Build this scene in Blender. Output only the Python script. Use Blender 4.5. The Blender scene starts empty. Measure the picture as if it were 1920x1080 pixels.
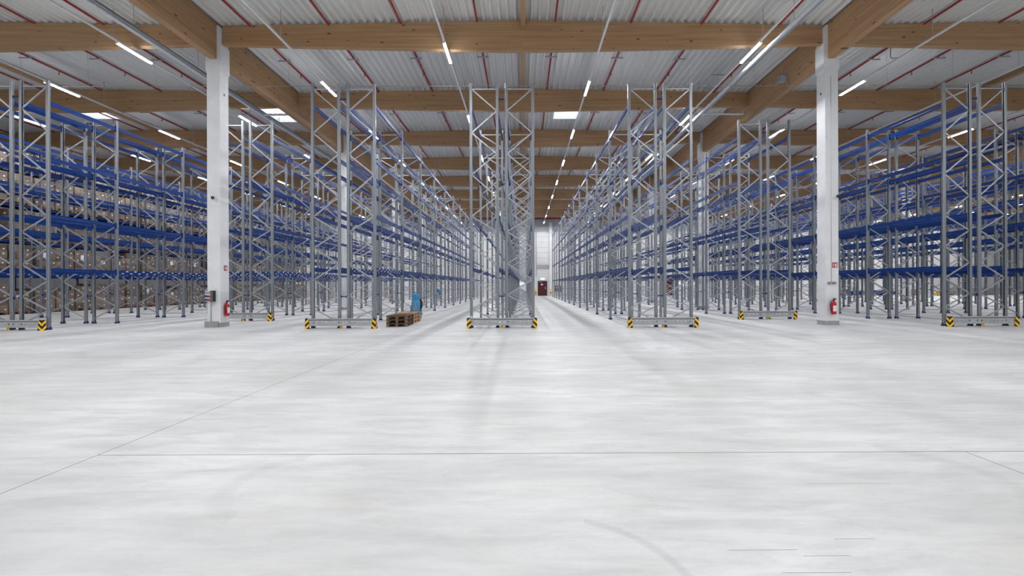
import bpy, math, random
from mathutils import Vector, Matrix
random.seed(7)
S = bpy.context.scene
COL = S.collection
PI = math.pi
F = 826.0            # focal length in pixels of the 1920 wide frame
EYE = 1.587

# ------------------------------------------------------------------ helpers
class MB:
    """collects shapes and links them as one mesh object"""
    def __init__(s):
        s.v = []; s.f = []; s.m = []; s.sm = []
    def face(s, pts, mat=0, smooth=False):
        b = len(s.v); s.v += [tuple(p) for p in pts]
        s.f.append(tuple(range(b, b + len(pts)))); s.m.append(mat); s.sm.append(smooth)
    def add(s, vs, fs, mat=0, smooth=False, M=None):
        b = len(s.v)
        s.v += [tuple(M @ Vector(p)) if M else tuple(p) for p in vs]
        for f in fs:
            s.f.append(tuple(i + b for i in f)); s.m.append(mat); s.sm.append(smooth)
        return s
    def box(s, x0, x1, y0, y1, z0, z1, mat=0, M=None):
        vs = [(x0,y0,z0),(x1,y0,z0),(x1,y1,z0),(x0,y1,z0),(x0,y0,z1),(x1,y0,z1),(x1,y1,z1),(x0,y1,z1)]
        fs = [(0,3,2,1),(4,5,6,7),(0,1,5,4),(1,2,6,5),(2,3,7,6),(3,0,4,7)]
        return s.add(vs, fs, mat, False, M)
    def prism(s, poly, a0, a1, axis='z', mat=0, M=None):
        """poly of 2-D points extruded along axis between a0 and a1"""
        n = len(poly)
        area = sum(poly[i][0]*poly[(i+1)%n][1]-poly[(i+1)%n][0]*poly[i][1] for i in range(n))
        if area < 0: poly = poly[::-1]
        def P(p, a):
            if axis == 'z': return (p[0], p[1], a)
            if axis == 'y': return (p[0], a, p[1])
            return (a, p[0], p[1])
        vs = [P(p, a0) for p in poly] + [P(p, a1) for p in poly]
        flip = axis == 'y'
        fs = [tuple(range(n))[::-1], tuple(range(n, 2*n))]
        fs += [(i, (i+1) % n, n+(i+1) % n, n+i) for i in range(n)]
        if flip: fs = [f[::-1] for f in fs]
        return s.add(vs, fs, mat, False, M)
    def tube(s, pts, r, n=8, mat=0, cap=True):
        pts = [Vector(p) for p in pts]; b = len(s.v); k = len(pts)
        rs = r if isinstance(r, (list, tuple)) else [r]*k
        up = None
        for i, p in enumerate(pts):
            d = (pts[min(i+1, k-1)] - pts[max(i-1, 0)]).normalized()
            if up is None:
                up = Vector((0,0,1)) if abs(d.z) < .9 else Vector((1,0,0))
            a = d.cross(up).normalized(); c = a.cross(d).normalized(); up = c
            for j in range(n):
                t = 2*PI*j/n
                s.v.append(tuple(p + (a*math.cos(t) + c*math.sin(t))*rs[i]))
        for i in range(k-1):
            for j in range(n):
                q = (b+i*n+j, b+i*n+(j+1) % n, b+(i+1)*n+(j+1) % n, b+(i+1)*n+j)
                s.f.append(q); s.m.append(mat); s.sm.append(True)
        if cap:
            s.f.append(tuple(b+j for j in range(n))[::-1]); s.m.append(mat); s.sm.append(False)
            s.f.append(tuple(b+(k-1)*n+j for j in range(n))); s.m.append(mat); s.sm.append(False)
        return s
    def bar(s, a, b_, w, h, mat=0, side=(0,1,0)):
        """rectangular bar from a to b_, w along 'side', h across"""
        a = Vector(a); b_ = Vector(b_); d = (b_-a).normalized()
        sd = Vector(side); c = d.cross(sd).normalized(); sd = c.cross(d).normalized()
        vs = []
        for p in (a, b_):
            for u, v in ((-1,-1),(1,-1),(1,1),(-1,1)):
                vs.append(p + sd*u*w/2 + c*v*h/2)
        fs = [(0,1,2,3),(7,6,5,4),(0,4,5,1),(1,5,6,2),(2,6,7,3),(3,7,4,0)]
        return s.add(vs, fs, mat)
    def lathe(s, prof, n=16, mat=0, M=None):
        vs = []; k = len(prof)
        for r, z in prof:
            for j in range(n):
                t = 2*PI*j/n; vs.append((r*math.cos(t), r*math.sin(t), z))
        fs = []
        for i in range(k-1):
            for j in range(n):
                fs.append((i*n+j, i*n+(j+1) % n, (i+1)*n+(j+1) % n, (i+1)*n+j))
        s.add(vs, fs, mat, True, M)
        s.add([vs[j] for j in range(n)], [tuple(range(n))[::-1]], mat, False, M)
        s.add([vs[(k-1)*n+j] for j in range(n)], [tuple(range(n))], mat, False, M)
        return s
    def mesh(s, name, mats):
        me = bpy.data.meshes.new(name)
        me.from_pydata(s.v, [], s.f)
        for m in (mats if isinstance(mats, (list, tuple)) else [mats]): me.materials.append(m)
        me.polygons.foreach_set('material_index', s.m)
        me.polygons.foreach_set('use_smooth', s.sm)
        me.update()
        return me

def link(name, me, parent=None, loc=(0,0,0), rz=0.0):
    o = bpy.data.objects.new(name, me); COL.objects.link(o)
    o.location = loc; o.rotation_euler = (0, 0, rz)
    if parent: o.parent = parent
    return o
def obj(name, mb, mats, parent=None, loc=(0,0,0), rz=0.0):
    return link(name, mb.mesh(name, mats), parent, loc, rz)
def tag(o, label, cat, group=None, kind=None):
    o['label'] = label; o['category'] = cat
    if group: o['group'] = group
    if kind: o['kind'] = kind
    return o
def thing(name, label, cat, loc=(0,0,0), rz=0.0, group=None):
    o = bpy.data.objects.new(name, None); COL.objects.link(o)
    o.location = loc; o.rotation_euler = (0,0,rz); o.empty_display_size = .2
    return tag(o, label, cat, group)
def struct(name, mb, mats, loc=(0,0,0)):
    o = obj(name, mb, mats, None, loc); o['kind'] = 'structure'; return o
ORD = ['nearest','second','third','fourth','fifth','sixth','seventh','eighth','ninth','tenth','eleventh','twelfth','thirteenth','fourteenth']

# ------------------------------------------------------------------ materials
def srgb(r, g, b):
    def c(u):
        u /= 255.0
        return u/12.92 if u <= .04045 else ((u+.055)/1.055)**2.4
    return (c(r), c(g), c(b), 1)
class NT:
    def __init__(s, name, col=(.8,.8,.8,1), rough=.5, metal=0.0, spec=.5):
        s.m = bpy.data.materials.new(name); s.m.use_nodes = True
        s.t = s.m.node_tree; s.b = s.t.nodes['Principled BSDF']
        s.b.inputs['Base Color'].default_value = col
        s.b.inputs['Roughness'].default_value = rough
        s.b.inputs['Metallic'].default_value = metal
        s.b.inputs['Specular IOR Level'].default_value = spec
    def n(s, typ, **kw):
        nd = s.t.nodes.new(typ)
        for k, v in kw.items():
            if k in nd.inputs: nd.inputs[k].default_value = v
            else: setattr(nd, k, v)
        return nd
    def l(s, a, b): s.t.links.new(a, b)
    def math(s, op, a, b=None, c=None, clamp=False):
        nd = s.t.nodes.new('ShaderNodeMath'); nd.operation = op; nd.use_clamp = clamp
        for i, x in enumerate((a, b, c)):
            if x is None: continue
            if isinstance(x, (int, float)): nd.inputs[i].default_value = x
            else: s.l(x, nd.inputs[i])
        return nd.outputs[0]
    def mix(s, fac, a, b, mode='MIX'):
        nd = s.t.nodes.new('ShaderNodeMix'); nd.data_type = 'RGBA'; nd.blend_type = mode
        for sock, x in ((nd.inputs[0], fac), (nd.inputs[6], a), (nd.inputs[7], b)):
            if isinstance(x, (int, float, tuple)): sock.default_value = x
            else: s.l(x, sock)
        return nd.outputs[2]
    def ramp(s, fac, stops):
        nd = s.t.nodes.new('ShaderNodeValToRGB'); e = nd.color_ramp.elements
        while len(e) < len(stops): e.new(.5)
        for i, (p, c) in enumerate(stops): e[i].position = p; e[i].color = c
        s.l(fac, nd.inputs[0]); return nd.outputs[0]
    def coords(s, kind='Object', scale=(1,1,1), loc=(0,0,0)):
        tc = s.n('ShaderNodeTexCoord'); mp = s.n('ShaderNodeMapping')
        mp.inputs['Scale'].default_value = scale; mp.inputs['Location'].default_value = loc
        s.l(tc.outputs[kind], mp.inputs[0]); return mp.outputs[0]
    def noise(s, vec, scale, detail=4, rough=.55, dist=0.0):
        nd = s.n('ShaderNodeTexNoise'); nd.inputs['Scale'].default_value = scale
        nd.inputs['Detail'].default_value = detail; nd.inputs['Roughness'].default_value = rough
        nd.inputs['Distortion'].default_value = dist
        s.l(vec, nd.inputs['Vector']); return nd.outputs[0]
    def base(s, x): s.l(x, s.b.inputs['Base Color'])
    def bump(s, h, strength=.2, dist=.01):
        bp = s.n('ShaderNodeBump'); bp.inputs['Strength'].default_value = strength
        bp.inputs['Distance'].default_value = dist
        s.l(h, bp.inputs['Height']); s.l(bp.outputs[0], s.b.inputs['Normal'])

def plain(name, rgb, rough=.5, metal=0.0, var=.06, scale=6.0, spec=.5):
    t = NT(name, srgb(*rgb), rough, metal, spec)
    n = t.noise(t.coords(), scale, 3)
    c = srgb(*rgb); lo = tuple(x*(1-var) for x in c[:3])+(1,); hi = tuple(min(1, x*(1+var)) for x in c[:3])+(1,)
    t.base(t.ramp(n, [(.3, lo), (.7, hi)]))
    return t.m

def mat_wood(axis):
    t = NT('glulam_' + axis, rough=.55, spec=.3)
    oi = t.n('ShaderNodeObjectInfo'); tc = t.n('ShaderNodeTexCoord')
    off = t.math('MULTIPLY', oi.outputs['Random'], 37.0)
    cb = t.n('ShaderNodeCombineXYZ'); t.l(off, cb.inputs[0]); t.l(off, cb.inputs[1]); t.l(off, cb.inputs[2])
    ad = t.n('ShaderNodeVectorMath'); ad.operation = 'ADD'
    t.l(tc.outputs['Object'], ad.inputs[0]); t.l(cb.outputs[0], ad.inputs[1])
    def mp(sc):
        m = t.n('ShaderNodeMapping'); m.inputs['Scale'].default_value = sc
        t.l(ad.outputs[0], m.inputs[0]); return m.outputs[0]
    sc = (lambda a, b: (a, b, b)) if axis == 'x' else (lambda a, b: (b, a, b))
    grain = t.noise(mp(sc(.35, 14)), 1.0, 6, .65)
    patch = t.noise(mp(sc(.12, 1.6)), 1.0, 3)
    col = t.ramp(grain, [(.25, srgb(146,112,82)), (.5, srgb(178,144,108)), (.75, srgb(196,164,128))])
    col = t.mix(t.math('MULTIPLY', patch, .4), col, srgb(172,136,98))
    # lamella glue lines
    sep = t.n('ShaderNodeSeparateXYZ'); t.l(tc.outputs['Object'], sep.inputs[0])
    # lamella tone variation
    fl = t.math('FLOOR', t.math('DIVIDE', sep.outputs[2], .08))
    wn = t.n('ShaderNodeTexWhiteNoise'); wn.noise_dimensions = '2D'
    c2 = t.n('ShaderNodeCombineXYZ')
    t.l(fl, c2.inputs[0])
    t.l(t.math('FLOOR', t.math('DIVIDE', sep.outputs[0 if axis == 'x' else 1], 3.1)), c2.inputs[1])
    t.l(c2.outputs[0], wn.inputs['Vector'])
    col = t.mix(t.math('MULTIPLY', wn.outputs['Value'], .22), col, srgb(146,110,76))
    # knots
    vo = t.n('ShaderNodeTexVoronoi'); vo.inputs['Scale'].default_value = 1.0
    t.l(mp((2.4, 0, 6.0) if axis == 'x' else (0, 2.4, 6.0)), vo.inputs['Vector'])
    vs = t.n('ShaderNodeSeparateColor'); t.l(vo.outputs['Color'], vs.inputs[0])
    size = t.math('MULTIPLY', vs.outputs[0], .19)
    kn = t.math('LESS_THAN', vo.outputs['Distance'], size)
    kn = t.math('MULTIPLY', kn, t.math('GREATER_THAN', vs.outputs[1], .45))
    col = t.mix(t.math('MULTIPLY', kn, .85), col, srgb(84,54,32))
    # dark streaks
    st = t.noise(mp(sc(.8, 26)), 1.0, 3)
    st = t.math('MULTIPLY', t.math('GREATER_THAN', st, .66), .35)
    col = t.mix(st, col, srgb(136,98,62))
    t.base(col); t.bump(grain, .15, .004)
    return t.m
M_WOODX = mat_wood('x'); M_WOODY = mat_wood('y')

def mat_steel():
    """galvanised steel with rows of punched holes along the height"""
    t = NT('galvanised_upright', rough=.38, metal=.6)
    tc = t.n('ShaderNodeTexCoord'); sep = t.n('ShaderNodeSeparateXYZ'); t.l(tc.outputs['Object'], sep.inputs[0])
    n = t.noise(tc.outputs['Object'], 22.0, 3)
    base = t.ramp(n, [(.3, srgb(136,141,148)), (.7, srgb(166,171,177))])
    zf = t.math('FRACT', t.math('DIVIDE', sep.outputs[2], .05))
    zm = t.math('LESS_THAN', t.math('ABSOLUTE', t.math('SUBTRACT', zf, .5)), .27)
    def near(axis, v, w):
        return t.math('LESS_THAN', t.math('ABSOLUTE', t.math('SUBTRACT', t.math('ABSOLUTE', sep.outputs[axis]), v)), w)
    web = t.math('MULTIPLY', near(1, .026, .0065), t.math('LESS_THAN', sep.outputs[0], -.044))
    fl = t.math('MULTIPLY', near(0, .018, .006), t.math('GREATER_THAN', t.math('ABSOLUTE', sep.outputs[1]), .042))
    hole = t.math('MULTIPLY', t.math('MAXIMUM', web, fl), zm)
    t.base(t.mix(hole, base, srgb(62,64,70)))
    return t.m
M_UP = mat_steel()
M_BRACE = plain('galvanised_brace', (186,190,196), .36, .6)
M_GUARD = plain('galvanised_guard', (178,181,184), .5, .3)
M_BLUE = plain('blue_paint', (0,48,116), .36, 0, .1, 3.0, .25)
M_FOOT = plain('dark_blue_foot', (10,44,112), .45, 0, .06, 6.0, .3)
M_STICK = plain('white_sticker', (232,234,236), .5)
M_GREYPL = plain('grey_plastic', (150,153,156), .5)
M_LGREY = plain('light_grey_plastic', (205,206,206), .5)
M_DARK = plain('dark_plastic', (30,31,34), .45)
M_RED = plain('red_pipe_paint', (150,26,26), .4)
M_REDX = plain('red_extinguisher', (190,26,30), .3)
M_MAROON = plain('maroon_door', (80,18,27), .45)
M_FOIL = plain('silver_foil', (214,216,220), .45, .35, .12, 14.0)
M_ZINC = plain('zinc', (170,174,180), .4, .6)
M_WHITEP = plain('white_metal', (226,227,229), .45)
M_YEL = plain('yellow_paint', (238,184,22), .45)
M_FILM = plain('blue_film', (60,150,205), .22, 0, .2, 9.0)
M_PLYDARK = plain('old_pallet_wood', (92,74,60), .8, 0, .3, 7.0)
M_PLYNEW = plain('pale_pallet_wood', (186,150,112), .75, 0, .2, 7.0)
M_BLOCK = plain('pallet_block_wood', (126,98,76), .8, 0, .2, 9.0)

def mat_concrete_white():
    t = NT('painted_concrete', rough=.6)
    n = t.noise(t.coords(), 1.4, 5); n2 = t.noise(t.coords(), 40, 2)
    c = t.ramp(n, [(.3, srgb(219,220,223)), (.7, srgb(233,234,236))])
    t.base(t.mix(t.math('MULTIPLY', n2, .08), c, srgb(190,190,190)))
    return t.m
M_COLW = mat_concrete_white()
M_PLINTH = plain('grey_plinth', (158,161,162), .8, 0, .14, 14.0)

def mat_deck():
    t = NT('roof_deck_sheet', rough=.45, metal=0.0)
    v = t.coords('Object', (.4, .25, 1)); n = t.noise(v, 1.0, 3)
    sp = t.n('ShaderNodeTexVoronoi'); sp.inputs['Scale'].default_value = 2.2
    tc = t.n('ShaderNodeTexCoord'); t.l(tc.outputs['Object'], sp.inputs['Vector'])
    c = t.ramp(n, [(.3, srgb(216,216,214)), (.7, srgb(222,222,220))])
    t.base(t.mix(t.math('MULTIPLY', t.math('LESS_THAN', sp.outputs['Distance'], .035), .5), c, srgb(90,90,90)))
    return t.m
M_DECK = mat_deck()

def mat_wall():
    t = NT('sandwich_panel_wall', rough=.5)
    tc = t.n('ShaderNodeTexCoord'); sep = t.n('ShaderNodeSeparateXYZ'); t.l(tc.outputs['Object'], sep.inputs[0])
    z = t.math('FRACT', t.math('DIVIDE', sep.outputs[2], 1.1))
    ln = t.math('LESS_THAN', z, .03)
    n = t.noise(tc.outputs['Object'], .5, 3)
    c = t.ramp(n, [(.3, srgb(214,215,216)), (.7, srgb(226,226,226))])
    t.base(t.mix(t.math('MULTIPLY', ln, .22), c, srgb(150,152,156)))
    return t.m
M_WALL = mat_wall()
M_GREYWALL = plain('grey_wall_band', (168,171,176), .5)
M_LEFTWALL = plain('grey_wall_panels', (150,150,156), .6)  # left wall in an even grey, darker than the other wall panels

def mat_floor():
    t = NT('polished_concrete', rough=.42, spec=.35)
    tc = t.n('ShaderNodeTexCoord'); P = tc.outputs['Object']
    sep = t.n('ShaderNodeSeparateXYZ'); t.l(P, sep.inputs[0]); X, Y = sep.outputs[0], sep.outputs[1]
    def mp(sc):
        m = t.n('ShaderNodeMapping'); m.inputs['Scale'].default_value = sc
        m.inputs['Rotation'].default_value = (0, 0, .18)
        t.l(P, m.inputs[0]); return m.outputs[0]
    big = t.noise(mp((.22, .62, 1)), 1.0, 7, .62, .15)
    mid = t.noise(mp((.9, 4.2, 1)), 1.0, 9, .72, .3)
    fine = t.noise(mp((14, 20, 1)), 1.0, 5, .7)
    warm = t.noise(mp((.5, .9, 1)), 1.3, 4, .6, .3)
    c = t.ramp(big, [(.3, srgb(188,188,189)), (.48, srgb(211,211,211)), (.66, srgb(226,227,228))])
    c = t.mix(t.ramp(mid, [(.42, (0,0,0,1)), (.68, (.9,.9,.9,1))]), c, srgb(190,190,190))
    c = t.mix(t.math('MULTIPLY', t.ramp(warm, [(.5, (0,0,0,1)), (.75, (1,1,1,1))]), .3), c, srgb(218,212,202))
    c = t.mix(t.math('MULTIPLY', t.ramp(fine, [(.55, (0,0,0,1)), (.8, (1,1,1,1))]), .3), c, srgb(180,180,182))
    # tyre arcs
    def ring(cx, cy, r, w, a, front=None):
        dx = t.math('SUBTRACT', X, cx); dy = t.math('SUBTRACT', Y, cy)
        d = t.math('SQRT', t.math('ADD', t.math('MULTIPLY', dx, dx), t.math('MULTIPLY', dy, dy)))
        m = t.math('SUBTRACT', 1.0, t.math('DIVIDE', t.math('ABSOLUTE', t.math('SUBTRACT', d, r)), w), clamp=True)
        m = t.math('MULTIPLY', t.math('POWER', m, .5), a*.6)
        m = t.math('MULTIPLY', m, t.math('ADD', mid, .2))
        if front: m = t.math('MULTIPLY', m, t.math('GREATER_THAN' if front > 0 else 'LESS_THAN', dx, .25*front))
        return m
    for args in ((-1.75, 3.55, .58, .09, .32, -1), (3.15, 3.6, .72, .11, .34, 1), (.15, 2.25, .75, .04, .55, 1), (5.3, 6.3, 1.1, .12, .3, -1),
                 (-8.5, 9.0, 1.6, .14, .25, 1), (1.2, 8.8, 1.4, .15, .22, 1), (4.4, 2.6, .5, .08, .2, -1)):
        c = t.mix(ring(*args), c, srgb(140,140,142))
    # saw-cut joints
    def band(v, a, w): return t.math('LESS_THAN', t.math('ABSOLUTE', t.math('SUBTRACT', v, a)), w)
    def rng(v, lo, hi): return t.math('MULTIPLY', t.math('GREATER_THAN', v, lo), t.math('LESS_THAN', v, hi))
    j = t.math('MULTIPLY', band(X, -4.02, .006), rng(Y, -10, 66))
    j = t.math('MAXIMUM', j, t.math('MULTIPLY', band(Y, 4.16, .007), rng(X, -4.02, 40)))
    j = t.math('MAXIMUM', j, t.math('MULTIPLY', band(X, 4.17, .006), rng(Y, -10, 4.16)))
    for (x0, x1, y) in ((2.25, 2.92, 3.50), (1.22, 1.63, 2.63), (1.63, 1.91, 2.57), (1.93, 2.18, 2.74), (1.42, 1.8, 2.42)):
        j = t.math('MAXIMUM', j, t.math('MULTIPLY', t.math('MULTIPLY', band(Y, y, .003), rng(X, x0, x1)), .7))
    c = t.mix(t.math('MULTIPLY', j, .8), c, srgb(96,88,84))
    # small specks
    vo = t.n('ShaderNodeTexVoronoi'); vo.inputs['Scale'].default_value = 2.4; t.l(P, vo.inputs['Vector'])
    vs = t.n('ShaderNodeSeparateColor'); t.l(vo.outputs['Color'], vs.inputs[0])
    sp = t.math('MULTIPLY', t.math('LESS_THAN', vo.outputs['Distance'], .022), t.math('GREATER_THAN', vs.outputs[0], .72))
    c = t.mix(t.math('MULTIPLY', sp, .7), c, srgb(96,92,90))
    t.base(c)
    r = t.ramp(mid, [(.3, (.36,.36,.36,1)), (.7, (.5,.5,.5,1))]); t.l(r, t.b.inputs['Roughness'])
    t.bump(fine, .05, .003)
    return t.m
M_FLOOR = mat_floor()

def mat_chevron(sign):
    """yellow and black hazard stripes rising away from the corner (local x=0)"""
    t = NT('hazard_stripes', rough=.4)
    tc = t.n('ShaderNodeTexCoord'); sep = t.n('ShaderNodeSeparateXYZ'); t.l(tc.outputs['Object'], sep.inputs[0])
    d = t.math('ADD', t.math('ABSOLUTE', sep.outputs[0]), t.math('ABSOLUTE', sep.outputs[1]))
    u = t.math('FRACT', t.math('DIVIDE', t.math('SUBTRACT', sep.outputs[2], d), .205))
    m = t.math('LESS_THAN', t.math('ABSOLUTE', t.math('SUBTRACT', u, .5)), .25)
    t.base(t.mix(m, srgb(252,200,24), srgb(18,18,20)))
    return t.m
M_HAZ = mat_chevron(1)

def mat_emit(name, col, strength):
    m = bpy.data.materials.new(name); m.use_nodes = True; t = m.node_tree
    t.nodes.clear(); e = t.nodes.new('ShaderNodeEmission'); o = t.nodes.new('ShaderNodeOutputMaterial')
    e.inputs[0].default_value = col; e.inputs[1].default_value = strength
    t.links.new(e.outputs[0], o.inputs[0]); return m
M_TUBE = mat_emit('lit_tube', (.96, .98, 1, 1), 34.0)
M_EXIT = mat_emit('lit_exit_sign', (.75, 1, .88, 1), 1.6)
M_PANE = mat_emit('daylight_pane', (.85, .93, 1, 1), .75)

def mat_carton(name, rgb):
    t = NT(name, rough=.45)
    t.b.inputs['Coat Weight'].default_value = .5; t.b.inputs['Coat Roughness'].default_value = .25
    tc = t.n('ShaderNodeTexCoord')
    n = t.noise(tc.outputs['Object'], 3.0, 5)
    c0 = srgb(*rgb)
    c = t.ramp(n, [(.3, tuple(x*.8 for x in c0[:3])+(1,)), (.7, tuple(min(1, x*1.15) for x in c0[:3])+(1,))])
    m = t.n('ShaderNodeMapping'); m.inputs['Scale'].default_value = (3, 3, 9); t.l(tc.outputs['Object'], m.inputs[0])
    w = t.noise(m.outputs[0], 1.5, 3, .5, 1.2)
    t.base(t.mix(t.math('MULTIPLY', t.math('GREATER_THAN', w, .68), .5), c, srgb(206,204,204)))
    t.bump(w, .5, .03)
    return t.m
M_CART = [mat_carton('brown_carton', (128,110,97)), mat_carton('tan_carton', (140,121,106)), mat_carton('dark_carton', (104,88,78))]

# ------------------------------------------------------------------ the building
XL, XR, YB, YF = -36.6, 84.0, 66.6, -14.0
def roof_z(x):
    """underside of the roof deck"""
    u = abs(((x + 36.0) % 24.0) - 12.0)       # 0 at mid span (x = 0, 24 ...), 12 at the girders
    return 12.0 - .23*(u/12.0)
b = MB(); b.box(XL, XR, YF, YB, -.3, 0); struct('floor', b, M_FLOOR)

# roof deck: trapezoidal sheeting, ribs run away from the camera; openings at the roof windows
SKY = [(1.86, 3.40, 24.8, 27.4), (-15.3, -14.05, 24.9, 27.5), (-26.8, -24.9, 24.7, 27.3), (32.4, 34.0, 38.2, 40.4)]
b = MB(); P = .31; nx0 = int(math.floor(XL/P))-1; nx1 = int(math.ceil(XR/P))+1
prof = []
for i in range(nx0, nx1):
    x = i*P; z = roof_z(x)
    for dx, dz in ((0, 0), (.04, 0), (.115, .14), (.235, .14)):
        prof.append((x+dx, z+dz))
def deck_strip(pr, y0, y1):
    n = len(pr)
    b.add([(x, y0, z) for x, z in pr]+[(x, y1, z) for x, z in pr], [(i, n+i, n+i+1, i+1) for i in range(n-1)])
ys = sorted({YF, YB} | {s[2] for s in SKY} | {s[3] for s in SKY})
for y0, y1 in zip(ys[:-1], ys[1:]):
    holes = sorted([(s[0], s[1]) for s in SKY if s[2] <= y0+1e-4 and s[3] >= y1-1e-4])
    runs = [prof]
    for (h0, h1) in holes:
        last = runs.pop()
        runs += [[p for p in last if p[0] <= h0], [p for p in last if p[0] >= h1]]
    for r in runs:
        if len(r) > 1: deck_strip(r, y0, y1)
ceil = struct('ceiling', b, M_DECK)
def sm_solid(o, th):
    m = o.modifiers.new('thickness', 'SOLIDIFY'); m.thickness = th; m.offset = 1
M_PANEGL = mat_emit('sky_seen_through_roof_window', (.88, .94, 1, 1), 2.0)
for k, (x0, x1, y0, y1) in enumerate(SKY):
    z = min(roof_z(x0), roof_z(x1)); f = MB(); th = .06
    f.box(x0-.1, x0, y0-.1, y1+.1, z+.0, z+.45); f.box(x1, x1+.1, y0-.1, y1+.1, z, z+.45)
    f.box(x0, x1, y0-.1, y0, z, z+.45); f.box(x0, x1, y1, y1+.1, z, z+.45)
    w = struct('window_%d' % (k+1), f, M_WHITEP)
    p = MB(); p.box(x0, x1, y0, y1, z+.30, z+.33); obj('pane', p, M_PANEGL, w)

def wall_panel(name, x0, x1, y0, y1, z0=-.3, z1=13.0, mat=M_WALL):
    b = MB(); b.box(x0, x1, y0, y1, z0, z1); return struct(name, b, mat)
wall_panel('wall_back', XL-.3, XR+.3, YB, YB+.3)
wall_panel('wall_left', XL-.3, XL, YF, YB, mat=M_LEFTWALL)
wall_panel('wall_right', XR, XR+.3, YF, YB)
wall_panel('wall_front', XL-.3, XR+.3, YF-.3, YF)

b = MB(); b.box(XL, XR, YB-.06, YB, 9.66, 12.2); struct('trim_1', b, M_GREYWALL)

# glulam beams across the hall
GX = [-36.0, -12.0, 12.0, 36.0, 60.0, 84.0]
SPAN_NAME = {-24: 'left', 0: 'middle', 24: 'right', 48: 'far right'}
def fish(L):
    b = MB(); n = 24; hw = .11
    top = []; bot = []
    for i in range(n+1):
        x = -L + 2*L*i/n; u = abs(x)/12.0
        top.append((x, 11.98-.23*u)); bot.append((x, 11.05 - .26*(1-u**1.3)))
    for y in (-hw, hw):
        for i in range(n):
            q = [(bot[i][0], y, bot[i][1]), (bot[i+1][0], y, bot[i+1][1]), (top[i+1][0], y, top[i+1][1]), (top[i][0], y, top[i][1])]
            b.face(q if y < 0 else q[::-1])
    for i in range(n):
        b.face([(bot[i][0], hw, bot[i][1]), (bot[i+1][0], hw, bot[i+1][1]), (bot[i+1][0], -hw, bot[i+1][1]), (bot[i][0], -hw, bot[i][1])])
        b.face([(top[i][0], -hw, top[i][1]), (top[i+1][0], -hw, top[i+1][1]), (top[i+1][0], hw, top[i+1][1]), (top[i][0], hw, top[i][1])])
    for s_, i in ((-1, 0), (1, n)):
        q = [(bot[i][0], hw, bot[i][1]), (bot[i][0], -hw, bot[i][1]), (top[i][0], -hw, top[i][1]), (top[i][0], hw, top[i][1])]
        b.face(q if s_ < 0 else q[::-1])
    return b.mesh('roof_beam', M_WOODX)
me_col = fish(11.74); me_gir = fish(11.865)
k0 = 0
for k in range(0, 8):
    y = 17.35 + 6*k
    for cx in (-24, 0, 24, 48):
        if cx == 48 and k < 3: continue
        if k < 0: continue
        o = link('roof_beam', me_col if k % 2 == 0 else me_gir, None, (cx, y, 0))
        seen = k if cx != 48 else k-3
        tag(o, 'pale glulam roof beam, %s from the camera across the %s roof span' % (ORD[seen], SPAN_NAME[cx]), 'roof beam', 'glulam roof beams across the hall')
# beams and girders close to the camera, above the picture
for cx in (-24, 0, 24):
    for y in (11.35, 5.35, -.65, -6.65):
        pass
# main girders running away from the camera on the columns
gi = {-36: 'far left', -12: 'left', 12: 'right', 36: 'far right', 60: 'outermost right'}
for gx in GX[1:-1]:
    segs = [(5.35, 17.34)] if abs(gx) < 20 else []
    segs += [(17.36+12*i, 29.34+12*i) for i in range(0, 4)]
    n = 0
    for (y0, y1) in segs:
        if y0*(F)/max(abs(gx), 1) < 0: continue
        if gx == 60 and y0 < 40: continue
        if gx == 36 and y0 < 29: continue
        b = MB(); L = (y1-y0)/2-.01
        b.box(-.13, .13, -L, L, 10.39, 11.76)
        o = obj('main_girder', b, M_WOODY, None, (gx, (y0+y1)/2, 0))
        tag(o, 'deep glulam girder running lengthwise, %s piece from the camera on the %s column line' % (ORD[n], gi[gx]), 'girder', 'glulam girders on the column lines')
        n += 1
# purlins under the ridge at mid span
b = MB(); b.box(-.09, .09, -2.89, 2.89, 11.74, 11.97); ME_PUR = b.mesh('ridge_purlin', M_WOODY)
for gx, nm in ((-24, 'left span of the roof'), (0, 'middle span of the roof'), (24, 'right span of the roof')):
    n = 0
    for k in range(-1, 8):
        yc = 17.35+6*k+3
        if not (yc > 0 and abs(F*gx/(yc+3)) < 990): continue
        o = link('ridge_purlin', ME_PUR, None, (gx, yc, 0))
        tag(o, 'slim timber ridge purlin, %s piece from the camera in the %s' % (ORD[n], nm), 'purlin', 'ridge purlins'); n += 1

# ------------------------------------------------------------------ columns
def column_mesh():
    b = MB()
    half = [(.25, 0), (.25, 9.90), (.30, 9.97), (.30, 10.95), (.245, 11.04), (.245, 11.62), (.20, 11.70), (.135, 11.70), (.135, 10.385)]
    poly = half + [(-x, z) for x, z in reversed(half)]
    # split into convex pieces so the fork keeps its slot
    b.prism([(-.25, 0), (.25, 0), (.25, 9.90), (-.25, 9.90)], -.25, .25, 'y')
    b.prism([(-.25, 9.90), (.25, 9.90), (.30, 9.97), (.30, 10.385), (-.30, 10.385), (-.30, 9.97)], -.25, .25, 'y')
    for s_ in (-1, 1):
        b.prism([(s_*.135, 10.385), (s_*.30, 10.385), (s_*.30, 10.95), (s_*.245, 11.04), (s_*.245, 11.62), (s_*.20, 11.70), (s_*.135, 11.70)], -.25, .25, 'y')
    return b.mesh('column', M_COLW)
me_column = column_mesh()
cl = {(-12, 0): 'white concrete column at the left foreground with socket box and extinguisher',
      (12, 0): 'white concrete column at the right foreground with two small grey boxes'}
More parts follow.
